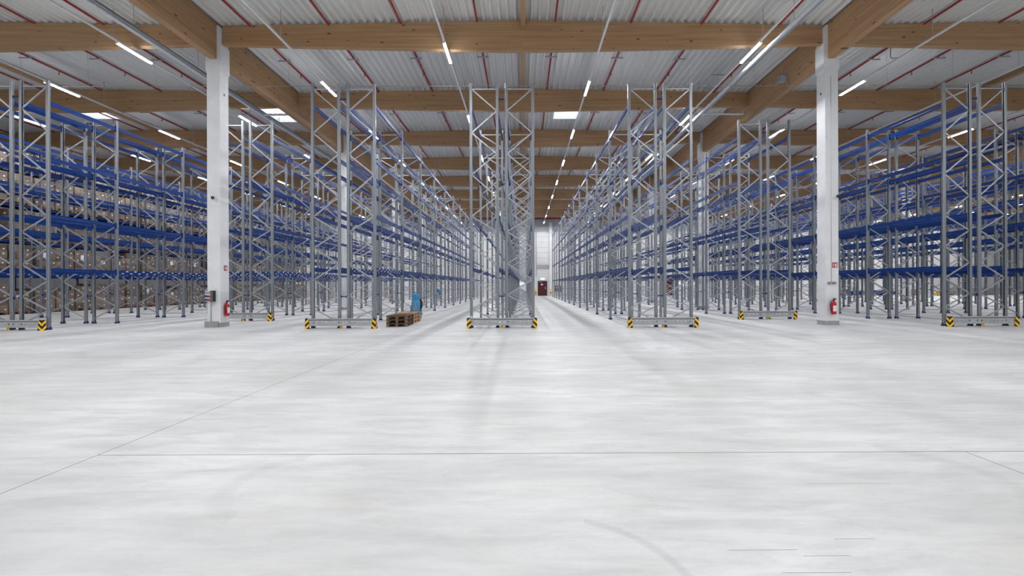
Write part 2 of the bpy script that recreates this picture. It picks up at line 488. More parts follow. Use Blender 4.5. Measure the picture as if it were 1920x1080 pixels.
for gx in (-12, 12, 36):
    for i in range(0, 4):
        if gx == 36 and i < 2: continue
        y = 17.35+12*i
        lab = cl.get((gx, i), 'plain white concrete column, %s from the camera inside the rack on the %s column line' % (ORD[i], gi[gx]))
        t = thing('concrete_column', lab, 'column', (gx, y, 0), 0, 'white concrete columns')
        link('shaft', me_column, t)
        b = MB()
        if gx == -12 and i == 0: b.box(-.33, .19, -.31, .25, 0, .23); b.box(.19, .262, -.262, .262, 0, .17)
        else: b.box(-.262, .262, -.262, .262, 0, .17)
        obj('plinth', b, M_PLINTH, t)
        if i == 0:
            s_ = 1 if gx < 0 else -1
            b = MB(); b.add(*[[(s_*.252, .0+.04*math.cos(a*PI/6), 9.1+.055*math.sin(a*PI/6)) for a in range(12)], [tuple(range(12))]])
            b.add(*[[(s_*.254, .0+.04*math.cos(-a*PI/6), 9.1+.055*math.sin(-a*PI/6)) for a in range(12)], [tuple(range(12))]])
            obj('pipe_hole', b, M_DARK, t)
# wall columns on the back wall
k = 0
for gx in (-28, -20, -12, -4, 4.08, 12, 20, 28, 36, 44, 52, 60, 68, 76):
    b = MB(); b.box(-.22, .22, -.3, .0, 0, 11.0)
    o = obj('wall_column', b, M_COLW, None, (gx, YB, 0))
    pos = 'behind the maroon door side of the middle aisle' if gx == 4.08 else None
    tag(o, 'slim white column on the back wall, %s' % ('just right of the maroon door' if gx == 4.08 else '%s of them counted from the left' % ORD[k].replace('nearest', 'first')), 'column', 'slim white columns on the back wall')
    k += 1
# red sprinkler main along the back wall
b = MB(); b.tube([(XL+.5, YB-.3, 11.62), (XR-.5, YB-.3, 11.62)], .11, 10)
tag(obj('sprinkler_main', b, M_RED), 'thick red sprinkler main along the top of the back wall', 'pipe')

# ------------------------------------------------------------------ back wall door, gate panel, windows
b = MB(); b.box(2.05, 3.62, YB-.1, YB, 0, 2.32)
b = MB()
b.box(2.13, 2.22, YB-.12, YB, 0, 2.24); b.box(3.42, 3.51, YB-.12, YB, 0, 2.24); b.box(2.13, 3.51, YB-.12, YB, 2.15, 2.24)
d1 = struct('door_1', b, M_DARK)
b = MB(); b.box(2.22, 3.42, YB-.08, YB, 0, 2.15); obj('door_leaf', b, M_MAROON, d1)
b = MB(); b.box(2.6, 2.86, YB-.09, YB-.08, 1.6, 1.8); obj('door_notice', b, M_STICK, d1)
b = MB(); b.box(2.28, 2.75, YB-.14, YB-.08, 2.05, 2.11); obj('door_closer', b, M_ZINC, d1)
b = MB(); b.box(3.2, 3.32, YB-.13, YB-.08, 1.0, 1.35); obj('door_handle', b, M_ZINC, d1)
b = MB(); b.box(1.95, 3.82, YB-.1, YB, 4.7, 9.5)
b2 = MB()
for z in (4.9, 5.7, 6.5, 7.3, 8.1, 8.9): b2.box(1.98, 3.79, YB-.115, YB-.1, z, z+.03)
d2 = struct('door_2', b, M_WALL); b2m = obj('panel_joint', b2, M_GREYWALL, d2)
b = MB(); b.box(1.85, 1.95, YB-.16, YB, 3.0, 9.55); b.box(1.85, 3.85, YB-.16, YB, 9.5, 9.62); obj('door_track', b, M_ZINC, d2)
b = MB(); b.box(1.95, 3.82, YB-.14, YB, 4.2, 4.7); struct('trim_2', b, M_GREYWALL)
# second maroon door farther right
b = MB()
b.box(21.3, 21.38, YB-.12, YB, 0, 2.3); b.box(22.5, 22.58, YB-.12, YB, 0, 2.3); b.box(21.3, 22.58, YB-.12, YB, 2.22, 2.3)
d3 = struct('door_3', b, M_DARK)
b = MB(); b.box(21.38, 22.5, YB-.08, YB, 0, 2.22); obj('door_leaf', b, M_MAROON, d3)
for k, (x0, x1, n, z0, z1) in enumerate(((22.95, 26.2, 4, 1.42, 2.02), (-.75, .2, 1, 1.6, 2.05))):
    f = MB(); w_ = (x1-x0)/n; f.box(x0-.06, x1+.06, YB-.1, YB, z0-.06, z0); f.box(x0-.06, x1+.06, YB-.1, YB, z1, z1+.06)
    for i in range(n+1): f.box(x0+i*w_-.06, x0+i*w_+.06, YB-.1, YB, z0, z1)
    w = struct('window_%d' % (5+k), f, M_WHITEP)
    for i in range(n):
        p = MB(); p.box(x0+i*w_+.06, x0+(i+1)*w_-.06, YB-.05, YB-.02, z0, z1); obj('pane', p, M_PANE, w)

def exit_sign(x, y, z, w, label):
    t = thing('exit_sign', label, 'sign', (x, y, z))
    b = MB(); b.box(-w/2, w/2, -.06, 0, 0, w*.45); obj('housing', b, M_LGREY, t)
    b = MB(); b.box(-w/2+.02, w/2-.02, -.07, -.06, .02, w*.45-.02); obj('lit_panel', b, M_EXIT, t)
exit_sign(2.85, YB, 2.42, .62, 'pale green lit exit sign above the maroon door')
exit_sign(74.6, YB, 2.75, .9, 'lit exit sign at the far right end of the back wall')
b = MB()
for i in range(6): b.box(-.3, .3, -.25, 0, i*.4, i*.4+.4, i % 2)
tag(obj('striped_post', b, [M_MAROON, M_STICK], None, (74.7, YB-.02, 0)), 'red and white banded post under the far right exit sign', 'post')
def bollard(x, y, label):
    t = thing('bollard', label, 'bollard', (x, y, 0), 0, 'yellow and black bollards at the back wall')
    b = MB(); b.lathe([(.1, 0), (.1, .9), (.07, .98), (0.001, 1.0)], 12); obj('post', b, M_YEL, t)
    b = MB()
    b.lathe([(.104, 0), (.104, .15)], 12); me_ = b.mesh('black_band', M_DARK)
    for z in (.4,): link('black_band', me_, t, (0, 0, z))
bollard(1.78, 65.8, 'yellow bollard left of the maroon door')
bollard(4.02, 65.6, 'yellow bollard right of the maroon door by the wall column')
bollard(-20.0, 64.6, 'yellow and black bollard at the back wall behind the left racks')
bollard(-28.4, 64.6, 'yellow and black bollard at the back wall near the carton racks')
# hose reel cabinets, red, on the back wall
for k, (x, lab) in enumerate(((4.85, 'left one of the three red hydrant cabinets right of the maroon door'), (5.25, 'middle one of the three red hydrant cabinets'), (5.7, 'right one of the three red hydrant cabinets'),
                 (18.9, 'single red hydrant cabinet left of the second maroon door'))):
    t = thing('hydrant_cabinet', lab, 'cabinet', (x, YB, .65), 0, 'red cabinets on the back wall')
    b = MB(); b.box(-.14, .14, -.2, 0, 0, .85); obj('body', b, M_MAROON, t)
    b = MB(); b.box(-.08, .08, -.21, -.2, .5, .65); obj('notice', b, M_STICK, t)

# ------------------------------------------------------------------ pallet racks
HT, HS = 9.21, 8.74
def upright_mesh(h):
    b = MB(); w = .05; d = .045; th = .006
    # C profile, web at -x, open at +x with returned lips; groove in the web
    out = [(w, -d+.014), (w-th, -d+.014), (w-th, -d+th), (-w+th+.012, -d+th), (-w+th, -d+.014), (-w+th, -.012), (-w+.014+th, -.008), (-w+.014+th, .008), (-w+th, .012), (-w+th, d-.014), (-w+th+.012, d-th), (w-th, d-th), (w-th, d-.014), (w, d-.014),
           (w, d), (-w+.012, d), (-w, d-.012), (-w, .014), (-w+.014, .010), (-w+.014, -.010), (-w, -.014), (-w, -d+.012), (-w+.012, -d), (w, -d)]
    b.prism(out, .012, h, 'z')
    return b.mesh('upright', M_UP)
def foot_mesh():
    b = MB(); b.box(-.075, .085, -.075, .075, 0, .012); b.box(-.062, -.054, -.05, .05, .012, .1); b.box(-.03, .06, -.056, -.049, .012, .07); b.box(-.03, .06, .049, .056, .012, .07)
    b.lathe([(.016, .012), (.016, .035)], 6, 0, Matrix.Translation((.068, 0, 0)))
    return b.mesh('foot_plate', M_FOOT)
def brace_mesh(tall, mirror):
    """local x from 0 to 1 between the two uprights; first node on the x=0 side at the top"""
    zs = [.22, .72, 1.23, 1.81, 2.41, 3.01, 3.62, 4.2, 4.94, 5.77, 6.55, 7.35]
    zs += [8.18, 9.0] if tall else [7.95, 8.54]
    b = MB(); n = len(zs)
    def P(side, z):
        x = .045 if side == 0 else .955
        return (1-x if mirror else x, 0, z)
    for i in range(n-1):
        s0 = (n-1-i) % 2; s1 = (n-2-i) % 2
        a, c = Vector(P(s0, zs[i]+.015)), Vector(P(s1, zs[i+1]-.015))
        b.bar(a, c, .036, .006); sd = (c-a).normalized().cross(Vector((0,1,0)))
        for s_ in (-1, 1):
            b.bar(a+Vector((0, s_*.0165, 0))+sd*.0, c+Vector((0, s_*.0165, 0))+sd*.0, .003, .042)
    for z in (zs[0]-.03, zs[-1]+.0):
        b.box(.045, .955, -.015, .015, z-.016, z+.016)
    return b.mesh('upright_frame', M_BRACE)
ME_UP = {True: upright_mesh(HT), False: upright_mesh(HS)}
ME_FOOT = foot_mesh()
ME_BR = {(t_, m_): brace_mesh(t_, m_) for t_ in (True, False) for m_ in (True, False)}
def beam_mesh(L, label):
    b = MB(); h = .145; w = .05; y0, y1 = .055, L-.055
    prof_ = [(-w/2, 0), (w/2, 0), (w/2, h*.42), (w/2-.006, h*.5), (w/2-.006, h*.56), (w/2, h*.64), (w/2, h), (-w/2, h), (-w/2, h*.64), (-w/2+.006, h*.56), (-w/2+.006, h*.5), (-w/2, h*.42)]
    n = len(prof_)
    b.add([(x, y0, z) for x, z in prof_]+[(x, y1, z) for x, z in prof_],
          [tuple(range(n)), tuple(range(n, 2*n))[::-1]]+[(i, n+i, n+(i+1) % n, (i+1) % n) for i in range(n)])
    for y in (0, L):
        s_ = 1 if y == 0 else -1
        # hooked end connector clasping the upright's web
        b.box(-.034, .034, min(y+s_*.049, y+s_*.062), max(y+s_*.049, y+s_*.062), -.06, .2)
        b.box(-.03, -.025, min(y-0, y+s_*.052), max(y-0, y+s_*.052), -.055, .195)
    if label:
        k = 0; y = .25
        while y < L-.2:
            for s_ in (-1, 1):
                xx = s_*(w/2+.0015)
                if k % 2 == 0:
                    for z in (.092, .118):
                        b.add([(xx, y, z), (xx, y+.12, z), (xx, y+.12, z+.018), (xx, y, z+.018)], [(0,1,2,3) if s_ > 0 else (3,2,1,0)], 1)
                else:
                    b.add([(xx, y, .022), (xx, y+.12, .022), (xx, y+.12, .045), (xx, y, .045)], [(0,1,2,3) if s_ > 0 else (3,2,1,0)], 1)
            y += .21; k += 1
    return b.mesh('beam', [M_BLUE, M_STICK])
ME_BEAM = {(L, lb): beam_mesh(L, lb) for L in (3.7, 2.74, 7.4) for lb in (False, True)}
b = MB(); b.box(-.118, .086, -.025, .025, -.018, .018); b.box(-.118, -.11, -.03, .03, -.05, .05); b.box(.08, .086, -.03, .03, -.05, .05)
ME_SP = b.mesh('row_spacer', M_FOOT)
LEV = [2.13, 4.14, 6.25, 8.32]

def copy_obj(o, parent, loc):
    c = o.copy(); COL.objects.link(c); c.parent = parent; c.location = loc; return c
def inview(x, y):
    return y > 2 and -1075 < F*x/y < 1010
_protos = {}
def put(key, name, me, parent, loc, rz=0.0):
    if key in _protos:
        c = _protos[key].copy(); COL.objects.link(c)
    else:
        c = bpy.data.objects.new(name, me); COL.objects.link(c); _protos[key] = c
    c.name = name; c.parent = parent; c.location = loc; c.rotation_euler = (0, 0, rz); return c

def rack_run(x, ys, mirror, label, lab_beams, spacer, group, skip_levels=()):
    """one single-depth run; x = left upright centre line; ys = frame positions along the aisle"""
    t = thing('pallet_rack', label, 'pallet rack', (x, ys[0], 0), 0, group)
    vis = [inview(x+.5, y) for y in ys]
    for i, y in enumerate(ys):
        if not vis[i]: continue
        tall = i in (0, len(ys)-1)
        fr = put(('fr', tall, mirror), 'upright_frame', ME_BR[(tall, mirror)], t, (0, y-ys[0], 0))
        put(('up', tall), 'upright', ME_UP[tall], fr, (0, 0, 0), 0)
        put(('up', tall), 'upright', ME_UP[tall], fr, (1.0, 0, 0), PI)
        put('ft', 'foot_plate', ME_FOOT, fr, (0, 0, 0), 0)
        put('ft', 'foot_plate', ME_FOOT, fr, (1.0, 0, 0), PI)
        if spacer:
            for z in (1.18, 8.62):
                put('sp', 'row_spacer', ME_SP, t, (1.0+.1685, y-ys[0], z))
    for i in range(len(ys)-1):
        if not (vis[i] or vis[i+1]): continue
        L = round(ys[i+1]-ys[i], 2)
        for lv, z in enumerate(LEV):
            for s_, xx in ((0, 0.0), (1, 1.0)):
                lb = lv == 0 and lab_beams(i, s_)
                # beams hang on the aisle side of the uprights, end to end
                put(('bm', L, lb), 'beam', ME_BEAM[(L, lb)], t, (xx, ys[i+1]-ys[0] if s_ else ys[i]-ys[0], z), PI if s_ else 0)
    return t

YS_STD = [16.65+3.7*i for i in range(13)]
YS_A = [16.35, 19.09] + [19.09+3.7*i for i in range(1, 12)]
none = lambda i, s_: False
allb = lambda i, s_: True
ROWS = [  # x of the left upright, frame positions, phrase, label rule for the left and right run
    (-31.83, YS_A, 'outermost on the left, stacked full of cartons', none, none),
    (-25.86, YS_A, 'next to the carton rack', allb, allb),
    (-19.90, YS_A, 'at the left edge of the picture', lambda i, s_: i > 0, lambda i, s_: i > 0),
    (-13.92, YS_STD[1:], 'just right of the left white column', allb, allb),
    (-7.95, YS_STD, 'beside the wooden pallets', none, lambda i, s_: i == 0),
    (-1.98, YS_STD, 'in the middle of the picture', none, none),
    (4.00, YS_STD, 'first one right of the maroon door aisle', none, none),
    (9.97, YS_STD[1:], 'just left of the right white column', none, none),
    (15.93, YS_STD, 'at the right edge of the picture', none, none),
    (21.90, YS_STD, 'second one right of the right white column', none, none),
    (27.87, YS_STD, 'third one right of the right white column', none, none),
    (33.84, YS_STD, 'outermost on the right, before the open floor', none, none),
]
for (x, ys, ph, la, lb) in ROWS:
    grp = 'pallet rack runs'
    if x > -31:
        rack_run(x, ys, False, 'empty rack, left run of twin rack %s' % ph, la, True, grp)
    lab = 'steel rack loaded with wrapped cartons, %s' % ph if x < -31 else 'empty rack, right run of twin rack %s' % ph
    rack_run(x+1.337, ys, True, lab, lb, False, grp)

# rack end guards
def guard_rail_mesh(w):
    b = MB(); n = 16; z0, z1 = .155, .315; step = (w-.1)/n; x0 = -(w-.1)/2
    yf = 0.0; r = .031; cz = .232
    K = 16
    for i in range(n):
        cx = x0+(i+.5)*step; hx = step/2
        ring_ = [(cx+r*math.cos(2*PI*k/K), cz+r*math.sin(2*PI*k/K)) for k in range(K)]
        outer = []
        for k in range(K):
            a = 2*PI*k/K; c_, s_ = math.cos(a), math.sin(a)
            hz = (z1-cz) if s_ > 0 else (cz-z0)
            t_ = min(hx/abs(c_) if abs(c_) > 1e-6 else 1e9, hz/abs(s_) if abs(s_) > 1e-6 else 1e9)
            outer.append((cx+c_*t_, cz+s_*t_))
        # square the corners
        def corner(p, q):
            pass
        for y, fl in ((yf, False), (yf+.004, True)):
            for k in range(K):
                k2 = (k+1) % K
                q = [(ring_[k][0], y, ring_[k][1]), (outer[k][0], y, outer[k][1])]
                ox, oz = outer[k]; px, pz = outer[k2]
                if abs(ox-px) > 1e-5 and abs(oz-pz) > 1e-5:
                    exx = cx+hx if (ox > cx and px > cx) else cx-hx
                    ezz = z1 if (oz > cz and pz > cz) or max(oz, pz) > cz+.01 else z0
                    q.append((exx, y, ezz))
                q += [(px, y, pz), (ring_[k2][0], y, ring_[k2][1])]
                b.face(q[::-1] if not fl else q)
        for k in range(K):
            k2 = (k+1) % K
            b.face([(ring_[k][0], yf, ring_[k][1]), (ring_[k2][0], yf, ring_[k2][1]), (ring_[k2][0], yf+.004, ring_[k2][1]), (ring_[k][0], yf+.004, ring_[k][1])])
    hw = w/2-.05
    # folded lips: profile in (y,z) along x
    for pr in ([(.0, z1), (.055, z1+.006), (.055, z1+.024), (-.022, z1+.03), (-.022, z1+.07), (.07, z1+.07), (.07, z1+.066), (-.018, z1+.066), (-.018, z1+.034), (.059, z1+.028), (.059, z1+.002), (.004, z1-.004)],
               [(.0, z0), (-.022, z0-.012), (-.022, z0-.045), (.06, z0-.045), (.06, z0-.041), (-.016, z0-.041), (-.016, z0-.014), (.004, z0)]):
        b.prism(pr, -hw, hw, 'x')
    return b
def cap_mesh():
    """tapered corner angle, outer corner at local origin, front face toward -y, side face toward -x"""
    b = MB(); H = .39; wb, wt, th = .165, .115, .006
    def plate(f):
        vs = [f(0, 0, 0), f(wb, 0, 0), f(wt, H, 0), f(0, H, 0), f(0, 0, th), f(wb, 0, th), f(wt, H, th), f(0, H, th)]
        b.add(vs, [(0,1,2,3), (7,6,5,4), (0,4,5,1), (1,5,6,2), (2,6,7,3), (3,7,4,0)])
    plate(lambda u, z, d: (u, d, z))
    plate(lambda u, z, d: (d, u, z))
    b.box(0, .12, 0, .12, 0, .006)
    return b
ME_CAP = cap_mesh().mesh('end_cap', M_HAZ)
def cap_right():
    b = cap_mesh(); b.v = [(-x, y, z) for x, y, z in b.v]; b.f = [f[::-1] for f in b.f]
    return b.mesh('end_cap', M_HAZ)
ME_CAPR = cap_right()
for (x, y, lab) in ((-19.90, 16.35, 'grey perforated rack guard with striped ends at the left edge of the picture'),
                    (-13.92, 20.35, 'grey perforated rack guard right behind the left white column'),
                    (-7.95, 16.65, 'grey perforated rack guard left of the wooden pallets'),
                    (-1.98, 16.65, 'grey perforated rack guard at the foot of the middle twin rack'),
                    (4.00, 16.65, 'grey perforated rack guard right of the middle aisle'),
                    (9.97, 20.35, 'smaller looking grey rack guard set back just left of the right white column'),
                    (15.93, 16.65, 'grey perforated rack guard at the right edge of the picture')):
    cx = x+1.1685
    t = thing('rack_guard', lab, 'rack guard', (cx, y-.36, 0), 0, 'rack end guards')
    W = 2.60
    obj('rail', guard_rail_mesh(W-.08), M_GUARD, t, (0, .03, 0))
    link('end_cap', ME_CAP, t, (-W/2, 0, 0)); link('end_cap', ME_CAPR, t, (W/2, 0, 0))
    b = MB(); b.box(-.09, .09, .06, .16, 0, .006); b.box(-.05, .05, .07, .078, 0, .26); b.box(-.05, .05, .07, .15, .1, .108)
    c = obj('middle_bracket', b, M_YEL, t); c['label'] = 'yellow bracket bolted to the floor'
    for s_ in (-1, 1):
        b = MB(); b.box(s_*(W/2-.10)-.03, s_*(W/2-.10)+.03, .035, .09, 0.006, .37)
        obj('inner_post', b, M_YEL, t)
# scrap of plastic on the middle guard
b = MB()
pts = [(-.09,-.02,0),(-.02,-.05,.03),(.05,-.03,.0),(.1,0,.04),(.07,.06,.02),(0,.07,.05),(-.07,.05,.01),(0,0,.07)]
for i in range(7): b.face([pts[i], pts[(i+1) % 7], pts[7]])
for i in range(7): b.face([pts[(i+1) % 7], pts[i], (0, 0, .0)])
tag(obj('plastic_scrap', b, plain('pale_blue_plastic', (170,205,235), .3), None, (-1.98, 16.33, .392)), 'pale blue scrap of plastic film on the left end of the middle rack guard', 'plastic scrap')

# ------------------------------------------------------------------ pallets and loads
def pallet_mesh(mb_w, w=.8, d=1.2):
    """euro pallet, w along x, d along y, height .144"""
    b = MB()
    for i in range(3):                       # bottom boards along y
        x = -w/2+.05+(w-.1)/2*i; b.box(x-.05, x+.05, -d/2, d/2, 0, .022, 0)
        for j in range(3):
            y = -d/2+.0725+(d-.145)/2*j; b.box(x-.05+.002, x+.05-.002, y-.0725, y+.0725, .022, .1, 1)
    for j in range(3):
        y = -d/2+.0725+(d-.145)/2*j; b.box(-w/2, w/2, y-.0725, y+.0725, .1, .122, 0)
    for i in range(5):
        x = -w/2+.0725+(w-.145)/4*i; ww = .0725 if i % 2 == 0 else .05
        b.box(x-ww, x+ww, -d/2, d/2, .122, .144, 0)
    return b
def pallet(name_mats, loc, rz, label, group):
    b = pallet_mesh(None); o = obj('wooden_pallet', b, name_mats, None, loc, rz); tag(o, label, 'pallet', group); return o
for i, w in enumerate(('bottom', 'middle', 'top')):
    pallet([M_PLYDARK, M_BLOCK], (-4.94+.012*i, 17.62-.01*i, .144*i), R_ if False else math.radians(3-.8*i), 'weathered dark wooden pallet, %s of the front stack in the left aisle' % w, 'stacked wooden pallets')
for i, w in enumerate(('bottom', 'middle', 'top')):
    pallet([M_PLYNEW, M_PLYNEW], (-5.02-.01*i, 19.1+.012*i, .144*i), math.radians(1+.7*i), 'pale wooden pallet, %s of the rear stack next to the pallet truck' % w, 'stacked wooden pallets')

def carton_load(kind, h, seed):
    """wrapped cartons on a pallet: 1.2 along x (depth), 1.1 along y"""
    rnd = random.Random(seed); b = MB(); z = 0.0
    rows = max(2, int(round(h/.4))); hh = h/rows
    for r in range(rows):
        for iy in range(3):
            y0 = -.55+iy*(1.1/3); j = rnd.uniform(-.006, .012)
            b.box(-.58-j, .58+j, y0+.004, y0+1.1/3-.004, z+.003, z+hh-.003, rnd.choice((0, 0, 1, 2)))
            if rnd.random() < .75:
                lx = .582+j; ly = y0+rnd.uniform(.06, .2); lz = z+rnd.uniform(.06, hh-.16)
                b.add([(lx+.004, ly, lz), (lx+.004, ly+.1, lz), (lx+.004, ly+.1, lz+.07), (lx+.004, ly, lz+.07)], [(0,1,2,3)], 3)
                b.add([(lx*0+.1, y0, 0)]*0, [])
        for ix in range(3):     # end faces get labels too
            if rnd.random() < .5:
                lx = -.5+ix*.4; lz = z+rnd.uniform(.06, hh-.16)
                b.add([(lx, -.552, lz), (lx+.12, -.552, lz), (lx+.12, -.552, lz+.08), (lx, -.552, lz+.08)], [(0,1,2,3)], 3)
        z += hh
    if rnd.random() < .35:
        b.add([(.597, -.2, h*.6), (.597, .12, h*.62), (.597, .1, h*.82), (.597, -.18, h*.8)], [(0,1,2,3)], 3)
    return b.mesh('carton_stack', M_CART+[M_STICK])
LOADS = [carton_load('a', h, 10+i) for i, h in enumerate((1.62, 1.48, 1.55, 1.2, 1.65, 1.35))]
LOADS_TOP = [carton_load('a', h, 40+i) for i, h in enumerate((1.1, 1.25, .95, 1.15))]
b = pallet_mesh(None, 1.2, 1.1); ME_PAL = b.mesh('pallet', [M_BLOCK, M_BLOCK])
lvname = ['on the floor', 'on the first beam level', 'on the second beam level', 'on the third beam level', 'on the top beam level']
rnd = random.Random(3)
xs = -31.83+1.337
for lv in range(5):
    z0 = 0 if lv == 0 else LEV[lv-1]+.146
    for i in range(len(YS_A)-1):
        L = YS_A[i+1]-YS_A[i]; m = 3 if L > 3 else 2
        for j in range(m):
            y = YS_A[i]+.1+(L-.2)/m*(j+.5)
            if not inview(-29.9, y+.4): continue
            if rnd.random() < (.03, .06, .08, .10, .35)[lv]: continue
            if lv == 0: lab = 'wrapped brown cartons on a pallet %s in the far left rack' % lvname[lv]
            else: lab = 'wrapped brown cartons on a pallet %s of the far left rack' % lvname[lv]
            t = thing('carton_load', lab, 'cartons', (xs+.53+rnd.uniform(-.04, .04), y, z0), 0, 'carton loads %s' % lvname[lv])
            put('pal', 'pallet', ME_PAL, t, (0, 0, 0))
            pool = LOADS_TOP if lv == 4 else LOADS
            k = rnd.randrange(len(pool)); put(('ld', lv == 4, k), 'carton_stack', pool[k], t, (0, 0, .146))

# pallet truck under blue film
def pallet_truck(x, y, rz, label):
    t = thing('pallet_truck', label, 'pallet truck', (x, y, 0), rz)
    b = MB()
    for s_ in (-1, 1):                         # forks toward -y
        b.box(s_*.19-.075, s_*.19+.075, -1.15, .0, .055, .085)
    b.box(-.27, .27, .0, .16, .06, .34)
    b.prism([(-.12, .34), (.12, .34), (.07, .62), (-.07, .62)], .02, .14, 'y')
    obj('chassis', b, M_ZINC, t)
    b = MB(); b.tube([(0, .1, .3), (0, .16, .7), (0, .22, 1.12)], .022, 8); b.box(-.035, .035, .06, .13, .36, .8)
    obj('handle_pole', b, M_GREYPL, t)
    for s_ in (-1, 1):
        b = MB(); b.tube([(s_*.11-.03, .22, .09), (s_*.11+.03, .22, .09)], .09, 14); obj('wheel', b, M_DARK, t)
    # film wrapped round the tiller head and hanging down in two lobes
    rr = random.Random(5); b = MB(); K = 20
    prof_ = [(.02, 1.24), (.12, 1.23), (.165, 1.17), (.17, 1.10), (.15, 1.03), (.11, .97), (.10, .92), (.13, .84), (.16, .72), (.19, .58), (.215, .44), (.22, .36)]
    vs = []
    for i, (r, z) in enumerate(prof_):
        for k in range(K):
            a = 2*PI*k/K; q = r*(1+.10*math.sin(5*a+z*9)+.05*rr.uniform(-1, 1))
            slit = 1.0
            lean = -.03*(1.2-z)
            vs.append((q*1.1*math.cos(a)+lean, .2+q*.6*math.sin(a), z+(.05*math.sin(3*a) if i > 9 else 0)))
    fs = []
    for i in range(len(prof_)-1):
        for k in range(K):
            fs.append((i*K+k, (i+1)*K+k, (i+1)*K+(k+1) % K, i*K+(k+1) % K))
    fs.append(tuple(range(K))[::-1])
    b.add(vs, fs, 0, True)
    c = obj('film_wrap', b, M_FILM, t); c['label'] = 'crumpled light blue plastic film'
    b = MB(); b.tube([(.16, .3, .98), (.22, .32, .85), (.23, .32, .65), (.17, .3, .45)], [.03, .055, .055, .03], 8)
    c = obj('grip_cover', b, M_DARK, t); c['label'] = 'black cover at the side'
    return t
pallet_truck(-4.98, 20.15, 0, 'pallet truck under blue plastic film behind the pale pallets')
pallet_truck(-9.95, 51.0, .2, 'distant pallet truck under blue plastic film beyond the left rack')

# ------------------------------------------------------------------ things on the two front columns
def extinguisher(loc, rz, label):
    t = thing('fire_extinguisher', label, 'fire extinguisher', loc, rz)
    b = MB(); b.lathe([(.07, 0), (.088, .02), (.09, .05), (.09, .40), (.075, .46), (.035, .49), (.03, .51)], 20)
    obj('cylinder', b, M_REDX, t)
    b = MB(); K = 7
    vs = []
    for z in (.12, .34):
        for k in range(K): a = -PI/2+(k-3)*.28; vs.append((.0915*math.cos(a), .0915*math.sin(a), z))
    b.add(vs, [(k, k+1, K+k+1, K+k) for k in range(K-1)], 0, True); obj('instruction_label', b, M_STICK, t)
    b = MB(); b.lathe([(.03, .51), (.03, .56), (.02, .57)], 10); b.box(-.02, .02, -.1, .03, .565, .585); b.box(-.015, .015, -.12, -.02, .60, .615)
    obj('valve', b, M_DARK, t)
    b = MB(); b.box(-.012, .10, -.02, .02, .585, .62); obj('lever', b, M_REDX, t)
    b = MB(); b.tube([(-.02, 0, .54), (-.09, -.01, .53), (-.135, -.01, .44), (-.14, -.01, .28), (-.115, -.01, .15), (-.09, -.01, .08)], .014, 8); obj('hose', b, M_DARK, t)
    b = MB(); b.box(-.03, .03, .08, .115, .2, .42); obj('wall_bracket', b, M_GREYPL, t)
def fire_sign(loc, rz, label):
    t = thing('fire_sign', label, 'sign', loc, rz)
    b = MB(); b.box(-.1, .1, -.006, 0, -.1, .1); obj('plate', b, plain('sign_red', (178,28,34), .4), t)
    b = MB()
    def q(x0, x1, z0, z1): b.box(x0, x1, -.0085, -.006, z0, z1)
    # extinguisher symbol on the right, flames on the left, arrow below
    q(.02, .07, -.075, .035); q(.035, .055, .035, .06); q(.005, .04, .055, .066)
    b.box(.0, .012, -.0085, -.006, -.02, .06)
    for (fx, fz, s_) in ((-.055, .045, 1.0), (-.03, .02, .7), (-.075, .02, .7)):
        b.add([(fx-.014*s_, -.0085, fz-.02*s_), (fx+.014*s_, -.0085, fz-.02*s_), (fx+.006, -.0085, fz+.03*s_), (fx-.006, -.0085, fz+.012*s_)], [(0,1,2,3)])
    b.add([(-.085, -.0085, -.03), (-.045, -.0085, -.07), (-.015, -.0085, -.03)], [(0,1,2)]); q(-.058, -.038, -.045, -.005)
    obj('pictogram', b, M_STICK, t)
# left column: items on its right side (facing +x) and its front
extinguisher((-11.655, 17.34, .42), PI/2, 'red fire extinguisher on the side of the left white column')
fire_sign((-11.75, 17.40, 2.30), PI/2, 'red extinguisher sign on the side of the left white column')
extinguisher((11.98, 16.985, .43), 0, 'red fire extinguisher on the front of the right white column')
fire_sign((12.1, 17.1, 2.34), 0, 'red extinguisher sign on the front of the right white column')
# socket distributor on the left column front
t = thing('socket_box', 'grey socket box with red and blue outlets on the left white column', 'socket box', (-12.13, 17.1, 1.0))
b = MB(); b.box(-.105, .105, -.14, 0, 0, .42); obj('housing', b, M_LGREY, t)
b = MB(); b.box(.107, .20, -.17, -.0, .0, .42); obj('side_panel', b, M_DARK, t)
b = MB()
for k in range(9): b.box(.103, .204, -.174, -.17, .03+k*.043, .045+k*.043)
obj('vent_slats', b, M_GREYPL, t)
b = MB(); b.box(-.085, .085, -.15, -.14, .3, .38); obj('fuse_cover', b, M_GREYPL, t)
for (dx, dz, m, nm) in ((-.045, .21, M_DARK, 'dark socket'), (.045, .2, M_REDX, 'red socket'), (-.045, .07, M_BLUE, 'blue socket'), (.045, .06, M_REDX, 'red socket')):
    b = MB(); b.lathe([(.036, 0), (.036, .05), (.03, .06)], 14, 0, Matrix.Translation((dx, -.14, dz)) @ Matrix.Rotation(PI/2, 4, 'X'))
    c = obj('socket', b, m, t); c['label'] = nm
b = MB(); b.tube([(.06, -.05, 0), (.05, -.04, -.14), (.03, -.02, -.22), (.03, -.02, -.765)], .012, 8); obj('supply_cable', b, M_GREYPL, t)
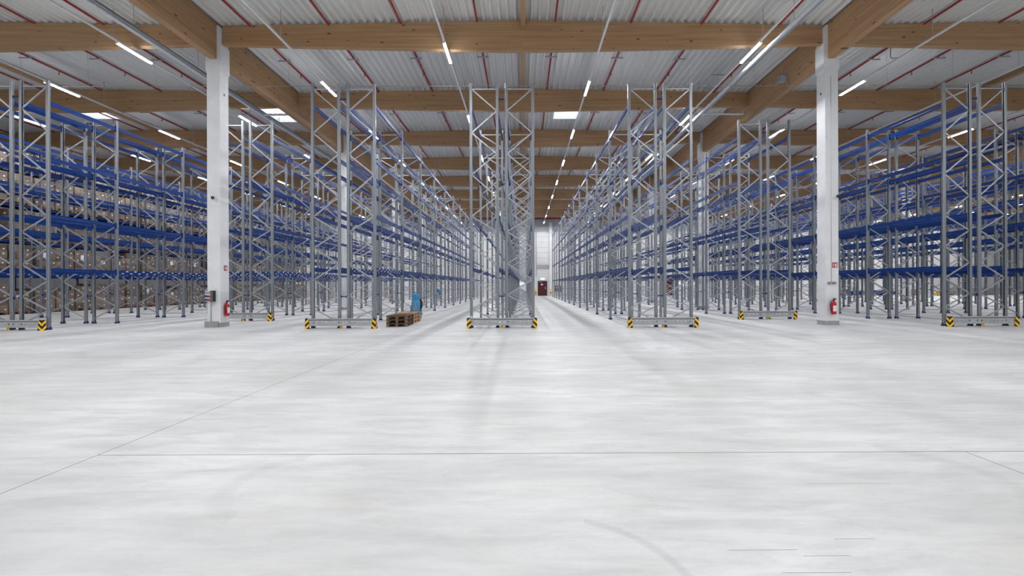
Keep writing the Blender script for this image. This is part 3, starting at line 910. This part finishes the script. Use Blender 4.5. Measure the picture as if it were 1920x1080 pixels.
# small boxes and conduit on the right column
t = thing('junction_box', 'left one of two small grey boxes on the front of the right white column', 'junction box', (11.87, 17.1, 1.64), 0, 'small grey boxes on the right column')
b = MB(); b.box(-.06, .06, -.07, 0, -.045, .045); obj('housing', b, M_GREYPL, t)
b = MB(); b.box(-.035, -.005, -.075, -.07, -.02, .02); obj('button', b, M_DARK, t)
t = thing('junction_box', 'right one of two small grey boxes on the front of the right white column', 'junction box', (12.06, 17.1, 1.64), 0, 'small grey boxes on the right column')
b = MB(); b.box(-.06, .06, -.07, 0, -.045, .045); obj('housing', b, M_GREYPL, t)
b = MB(); b.box(-.035, -.005, -.075, -.07, -.02, .02); obj('button', b, M_DARK, t)
b = MB(); b.tube([(11.965, 17.088, 1.58), (11.965, 17.088, 9.7)], .011, 6); tag(obj('conduit', b, M_LGREY), 'thin grey conduit up the front of the right white column', 'conduit')
def cam(loc, rz, label):
    t = thing('security_camera', label, 'camera', loc, rz, 'small dome cameras on the columns')
    b = MB(); b.box(-.05, .05, -.03, 0, -.05, .05); b.tube([(0, -.02, 0), (0, -.09, .0)], .025, 8); obj('mount', b, M_WHITEP, t)
    b = MB(); b.lathe([(.01, -.06), (.045, -.04), (.06, 0), (.05, .05), (.02, .06)], 12, 0, Matrix.Translation((0, -.13, -.01))); obj('dome', b, M_DARK, t)
cam((-11.95, 17.1, 5.0), 0, 'small dark dome camera on the left white column')
cam((12.15, 17.1, 5.0), 0, 'small dark dome camera on the right white column')

# ------------------------------------------------------------------ lighting: trunking rows and tubes
P1 = [-6, 3.5, 10.4, 17.2, 24.2, 31.2, 37.4, 43.6, 49.8, 56.0, 62.2]
P2 = [-2, 7.1, 20.3, 26.4, 32.6, 38.8, 45.0, 51.3, 57.6, 63.4]
ZL = 10.70
LROW = [(-33.0, P2, 'far left row above the cartons'), (-27.0, P1, 'fifth row left of the middle'), (-21.15, P2, 'fourth row left of the middle'), (-15.1, P1, 'third row left of the middle'),
        (-8.95, P2, 'second row left of the middle'), (-2.95, P1, 'first row left of the middle'), (2.95, P2, 'first row right of the middle'), (8.9, P1, 'second row right of the middle'),
        (15.2, P2, 'third row right of the middle'), (20.9, P1[:2]+P1[5:], 'fourth row right of the middle'), (26.3, P2, 'fifth row right of the middle'), (32.5, P1, 'sixth row right of the middle'),
        (39.0, P2, 'seventh row right of the middle'), (45.0, P1, 'eighth row right of the middle'), (51.0, P2, 'ninth row right of the middle'), (57.0, P1, 'tenth row right of the middle'), (63.0, P2, 'eleventh row right of the middle')]
b = MB(); b.box(-.042, .042, -.75, .75, -.078, -.03); ME_DIFF = b.mesh('diffuser', M_TUBE)
b = MB(); b.box(-.046, .046, -.78, .78, -.03, 0); b.box(-.044, .044, -.78, -.752, -.078, -.03); b.box(-.044, .044, .752, .78, -.078, -.03); ME_HOUS = b.mesh('housing', M_WHITEP)
LD = bpy.data.lights.new('lamp_light', 'AREA'); LD.shape = 'RECTANGLE'; LD.size = .075; LD.size_y = 1.5
LD.energy = 126.0; LD.color = (.97, .985, 1)
def rodlen(x): return roof_z(x)-ZL
for (x, ph, nm) in LROW:
    y_start = max(-12, abs(x)*F/1010-3) if abs(x) > 18 else -12
    t = thing('light_trunking', 'straight white light rail of the %s' % nm, 'light rail', (x, 0, ZL))
    b = MB(); b.box(-.035, .035, y_start, 65.5, 0, .06); obj('rail', b, M_WHITEP, t)
    b = MB(); b.tube([(0, 0, .06), (0, 0, rodlen(x)-.02)], .011, 6); me_ = b.mesh('suspension_rod', M_ZINC)
    for y in ([13.2] if y_start < 10 else []) + [16.3+6*i for i in range(8)]:
        if y > y_start and (y < 14 or inview(x, y)): link('suspension_rod', me_, t, (0, y, 0))
    k = 0
    for y in ph:
        if y > 2 and not (-1010 < F*x/y < 1000) and y > 12: continue
        if y < 12 and abs(x) > 50: continue
        seen = y > 14
        lab = 'lit linear lamp, %s from the camera in the %s' % (ORD[k], nm) if seen else 'lit linear lamp overhead, at %s of the %s' % ('the camera end', nm)
        t = thing('linear_lamp', lab, 'lamp', (x, y, ZL), 0, 'lit linear lamps' if seen else 'lamps above the camera in the %s' % nm)
        put('hous', 'housing', ME_HOUS, t, (0, 0, 0)); put('diff', 'diffuser', ME_DIFF, t, (0, 0, 0))
        lo = bpy.data.objects.new('lamp_light', LD); COL.objects.link(lo); lo.parent = t; lo.location = (0, 0, -.082)
        if seen: k += 1

# ------------------------------------------------------------------ sprinkler pipes under the deck
b = MB(); b.tube([(0, 0, 0), (0, 0, -.14)], .018, 6); b.lathe([(.03, 0), (.03, .015)], 8, 0, Matrix.Translation((0, 0, -.15)))
ME_HEAD = b.mesh('sprinkler_head', M_RED)
b = MB(); b.box(-.27, .27, -.03, .03, -.1, -.06)
for s_ in (-.2, .2): b.tube([(s_, 0, -.1), (s_, 0, .05)], .008, 6)
ME_CLAMP = b.mesh('clamp_rail', M_ZINC)
px = [-33.9, -31.0, -28.1, -25.2, -22.2, -19.05, -16.35, -13.45, -10.65, -7.6, -4.78, -1.8, 1.26, 4.22, 7.0, 10.02, 13.0, 15.75, 18.7, 21.6, 24.5, 27.4, 30.4, 33.3, 36.7, 39.6, 42.5, 45.4]
nl = len([p for p in px if p < 0])
WORD = ['first', 'second', 'third', 'fourth', 'fifth', 'sixth', 'seventh', 'eighth', 'ninth', 'tenth', 'eleventh', 'twelfth', 'thirteenth', 'fourteenth', 'fifteenth', 'sixteenth', 'seventeenth']
for i, x in enumerate(px):
    side = 'left' if x < 0 else 'right'; r_ = nl-1-i if x < 0 else i-nl
    t = thing('sprinkler_pipe', 'red sprinkler pipe under the roof deck, %s to the %s of the ridge' % (WORD[r_], side), 'pipe', (x, 0, roof_z(x)-.085), 0, 'red sprinkler pipes')
    y0 = max(2, abs(x)*F/1010-3)
    b = MB(); b.tube([(0, y0, .035), (0, 66, .035)], .038, 8); obj('pipe', b, M_RED, t)
    y = 17.35-2.2
    while y < 46:
        if inview(x, y): put('sph', 'sprinkler_head', ME_HEAD, t, (0, y, 0))
        y += 3.0
    for y in (19.71, 25.93):
        if inview(x, y): put('clr', 'clamp_rail', ME_CLAMP, t, (0, y, 0))

# sampling line across the hall with hanging wires
t = thing('sampling_line', 'thin grey line strung across the hall above the rack tops', 'cable', (0, 19.4, 10.365))
b = MB(); b.tube([(-24, 0, 0), (11.1, 0, 0)], .012, 6); obj('line', b, M_ZINC, t)
b = MB(); b.tube([(11.75, 0, .0), (24, 0, 0)], .012, 6); obj('line', b, M_ZINC, t)
x = -22.0
while x < 23:
    if abs(abs(x)-12) > .6:
        b = MB(); b.tube([(0, 0, 0), (-.05, 0, roof_z(x)-10.365)], .005, 5); obj('hanging_wire', b, M_ZINC, t, (x, 0, 0))
    x += 2.93
b = MB(); b.tube([(0, 0, 0), (.06, 0, 0)], .018, 6); ME_CLIP = b.mesh('clip', M_YEL)
x = -20.0
while x < 23: link('clip', ME_CLIP, t, (x, 0, 0)); x += 2.93
t = thing('smoke_detector_unit', 'dark grey detector box hung beside the right girder', 'detector', (11.42, 19.4, 10.645))
b = MB(); b.prism([(-.13, -.12), (.13, -.12), (.15, .14), (-.15, .14)], -.1, .1, 'y'); b.box(-.2, .24, -.02, .02, .2, .23); b.box(-.02, .02, -.02, .02, .14, .2); obj('housing', b, M_GREYPL, t)
b = MB()
for s_ in (-1, 1): b.tube([(s_*.32, 0, -.28), (s_*.23, 0, -.27), (s_*.21, 0, -.2), (s_*.21, 0, .12), (s_*.15, 0, .2)], .016, 8)
b.tube([(0, 0, .23), (0, 0, .8)], .008, 6)
obj('pipe_loop', b, M_ZINC, t)

# cable tray and foil-lagged pipes under the deck
def service_run(x, z, y0, y1, branch_x, label1, label2):
    t = thing('cable_tray', label1, 'cable tray', (x+.16, 0, z))
    b = MB(); b.box(-.06, .06, y0, y1, 0, .006); b.box(-.06, -.054, y0, y1, 0, .06); b.box(.054, .06, y0, y1, 0, .06)
    obj('tray', b, M_ZINC, t)
    y = 15.2
    b = MB(); b.tube([(0, 0, .02), (0, 0, roof_z(x)-z-.1)], .009, 6); b.box(-.3, .3, -.03, .03, roof_z(x)-z-.14, roof_z(x)-z-.1)
    me_ = b.mesh('hanger', M_ZINC)
    while y < y1:
        if y > y0 and inview(x, y): link('hanger', me_, t, (0, y, 0))
        y += 3.0
    t = thing('lagged_pipe', label2, 'pipe', (x, 0, z))
    b = MB(); n = int((y1-y0)/.35); pts = []; rs = []
    for i in range(n+1):
        pts.append((0, y0+(y1-y0)*i/n, 0)); rs.append(.08 if i % 2 else .072)
    b.tube(pts, rs, 10); obj('pipe', b, M_FOIL, t)
    yb = 22.95
    b = MB(); bx = branch_x-x
    pts = [(0, yb, 0)]; m = 10
    for i in range(1, m+1): pts.append((bx*i/m, yb, .0+.012*(i % 2)))
    pts.append((bx, yb, .3)); b.tube(pts, .055, 10); obj('branch', b, M_FOIL, t)
service_run(9.22, 10.49, 4, 64, 11.45, 'perforated metal tray beside the right foil-lagged pipe', 'silver foil-lagged pipe under the roof right of the middle')
service_run(-13.55, 10.49, 8, 64, -12.2, 'perforated metal tray beside the left foil-lagged pipe', 'silver foil-lagged pipe under the roof left of the left column')

# small white antenna disc hanging at the right
t = thing('antenna_disc', 'small white disc antenna hanging under the second roof bay, right of the right column', 'antenna', (15.14, 18.1, 11.40))
b = MB(); b.lathe([(.01, .0), (.11, .01), (.12, .03), (.09, .05), (.01, .06)], 16); obj('disc', b, M_WHITEP, t)
b = MB(); b.tube([(0, 0, .06), (0, 0, .4)], .01, 6); obj('rod', b, M_ZINC, t)
b = MB(); b.tube([(0, 0, 0), (.0, 0, -.45), (.03, -.05, -.55), (.05, -.3, -.63)], .012, 6); obj('cable', b, M_DARK, t)

# ------------------------------------------------------------------ things on the open floor far right
def beam_pile(x, y, w, rows, label):
    t = thing('beam_pile', label, 'stack of beams', (x, y, 0))
    b = MB()
    for r in range(rows):
        for i in range(5): b.box(-w/2+.02*r, w/2-.02*r, -.4+i*.17, -.4+i*.17+.14, .1+r*.13, .1+r*.13+.115)
    obj('blue_beams', b, M_BLUE, t)
    b = MB()
    for s_ in (-.8, 0, .8): b.box(s_*w/2.4-.06, s_*w/2.4+.06, -.45, .5, 0, .1)
    obj('timber_bearers', b, M_BLOCK, t)
beam_pile(45.6, 61.5, 3.6, 5, 'low pile of blue rack beams on the open floor, nearest to the right column')
beam_pile(50.2, 62.0, 3.4, 5, 'middle low pile of blue rack beams on the open floor at the right')
for (x, rz, w, h, lab) in ((54.4, .3, 1.6, .75, 'brown cardboard box on the floor beyond the right racks'), (59.3, 0, 1.5, .45, 'low brown carton on a pallet near the grey fence stack')):
    t = thing('cardboard_box', lab, 'box', (x, 61.5, 0), rz)
    b = pallet_mesh(None, 1.2, .8); obj('pallet', b, [M_BLOCK, M_BLOCK], t)
    b = MB(); b.box(-w/2, w/2, -.35, .35, .144, .144+h); b.box(-.03, .03, -.352, .352, .144, .146+h); obj('carton', b, M_CART[1], t)
t = thing('crash_barrier_stack', 'long pile of grey steel rails against the back wall at the far right', 'stack of rails', (66.0, 64.8, 0))
b = MB()
for r in range(6): b.box(-4.2+.1*(r % 2), 4.0+.15*(r % 3), -.3, .3, .08+r*.16, .08+r*.16+.12)
obj('rails', b, M_ZINC, t)
b = MB()
for s_ in (-3, 0, 3): b.box(s_-.08, s_+.08, -.4, .4, 0, .08)
obj('timber_bearers', b, M_BLOCK, t)
t = thing('floor_scrubber', 'small yellow machine standing far right behind the racks', 'machine', (57.0, 60.5, 0)); t.scale = (.6, .6, .6)
b = MB(); b.prism([(-.5, .1), (.5, .1), (.5, .5), (.1, .85), (-.4, .85), (-.5, .6)], -.35, .35, 'y'); obj('body', b, M_YEL, t)
for s_ in (-.3, .3):
    b = MB(); b.tube([(s_, -.36, .14), (s_, .36, .14)], .14, 12); obj('wheel', b, M_DARK, t)

# ------------------------------------------------------------------ world, camera, view
w = bpy.data.worlds.new('World'); S.world = w; w.use_nodes = True
w.node_tree.nodes['Background'].inputs[0].default_value = (.85, .92, 1, 1)
w.node_tree.nodes['Background'].inputs[1].default_value = 1.0
cd = bpy.data.cameras.new('camera'); cam_o = bpy.data.objects.new('camera', cd); COL.objects.link(cam_o)
cd.sensor_width = 36; cd.lens = F/1920*36; cd.clip_start = .1; cd.clip_end = 300
cd.shift_x = -25/1920; cd.shift_y = -5/1920
yaw = -math.radians(.2); roll = -math.radians(.18)
cam_o.matrix_world = Matrix.Translation((0, 0, EYE)) @ Matrix.Rotation(yaw, 4, 'Z') @ Matrix.Rotation(PI/2, 4, 'X') @ Matrix.Rotation(roll, 4, 'Z')
S.camera = cam_o
S.view_settings.view_transform = 'Standard'; S.view_settings.look = 'None'
S.view_settings.exposure = 0.3; S.view_settings.gamma = 1.0
try: S.view_settings.use_curve_mapping = False
except Exception: pass
S.cycles.use_denoising = True
S.cycles.max_bounces = 7; S.cycles.diffuse_bounces = 4; S.cycles.glossy_bounces = 3
S.cycles.use_adaptive_sampling = True; S.cycles.adaptive_threshold = .02
S.cycles.sample_clamp_indirect = 8.0
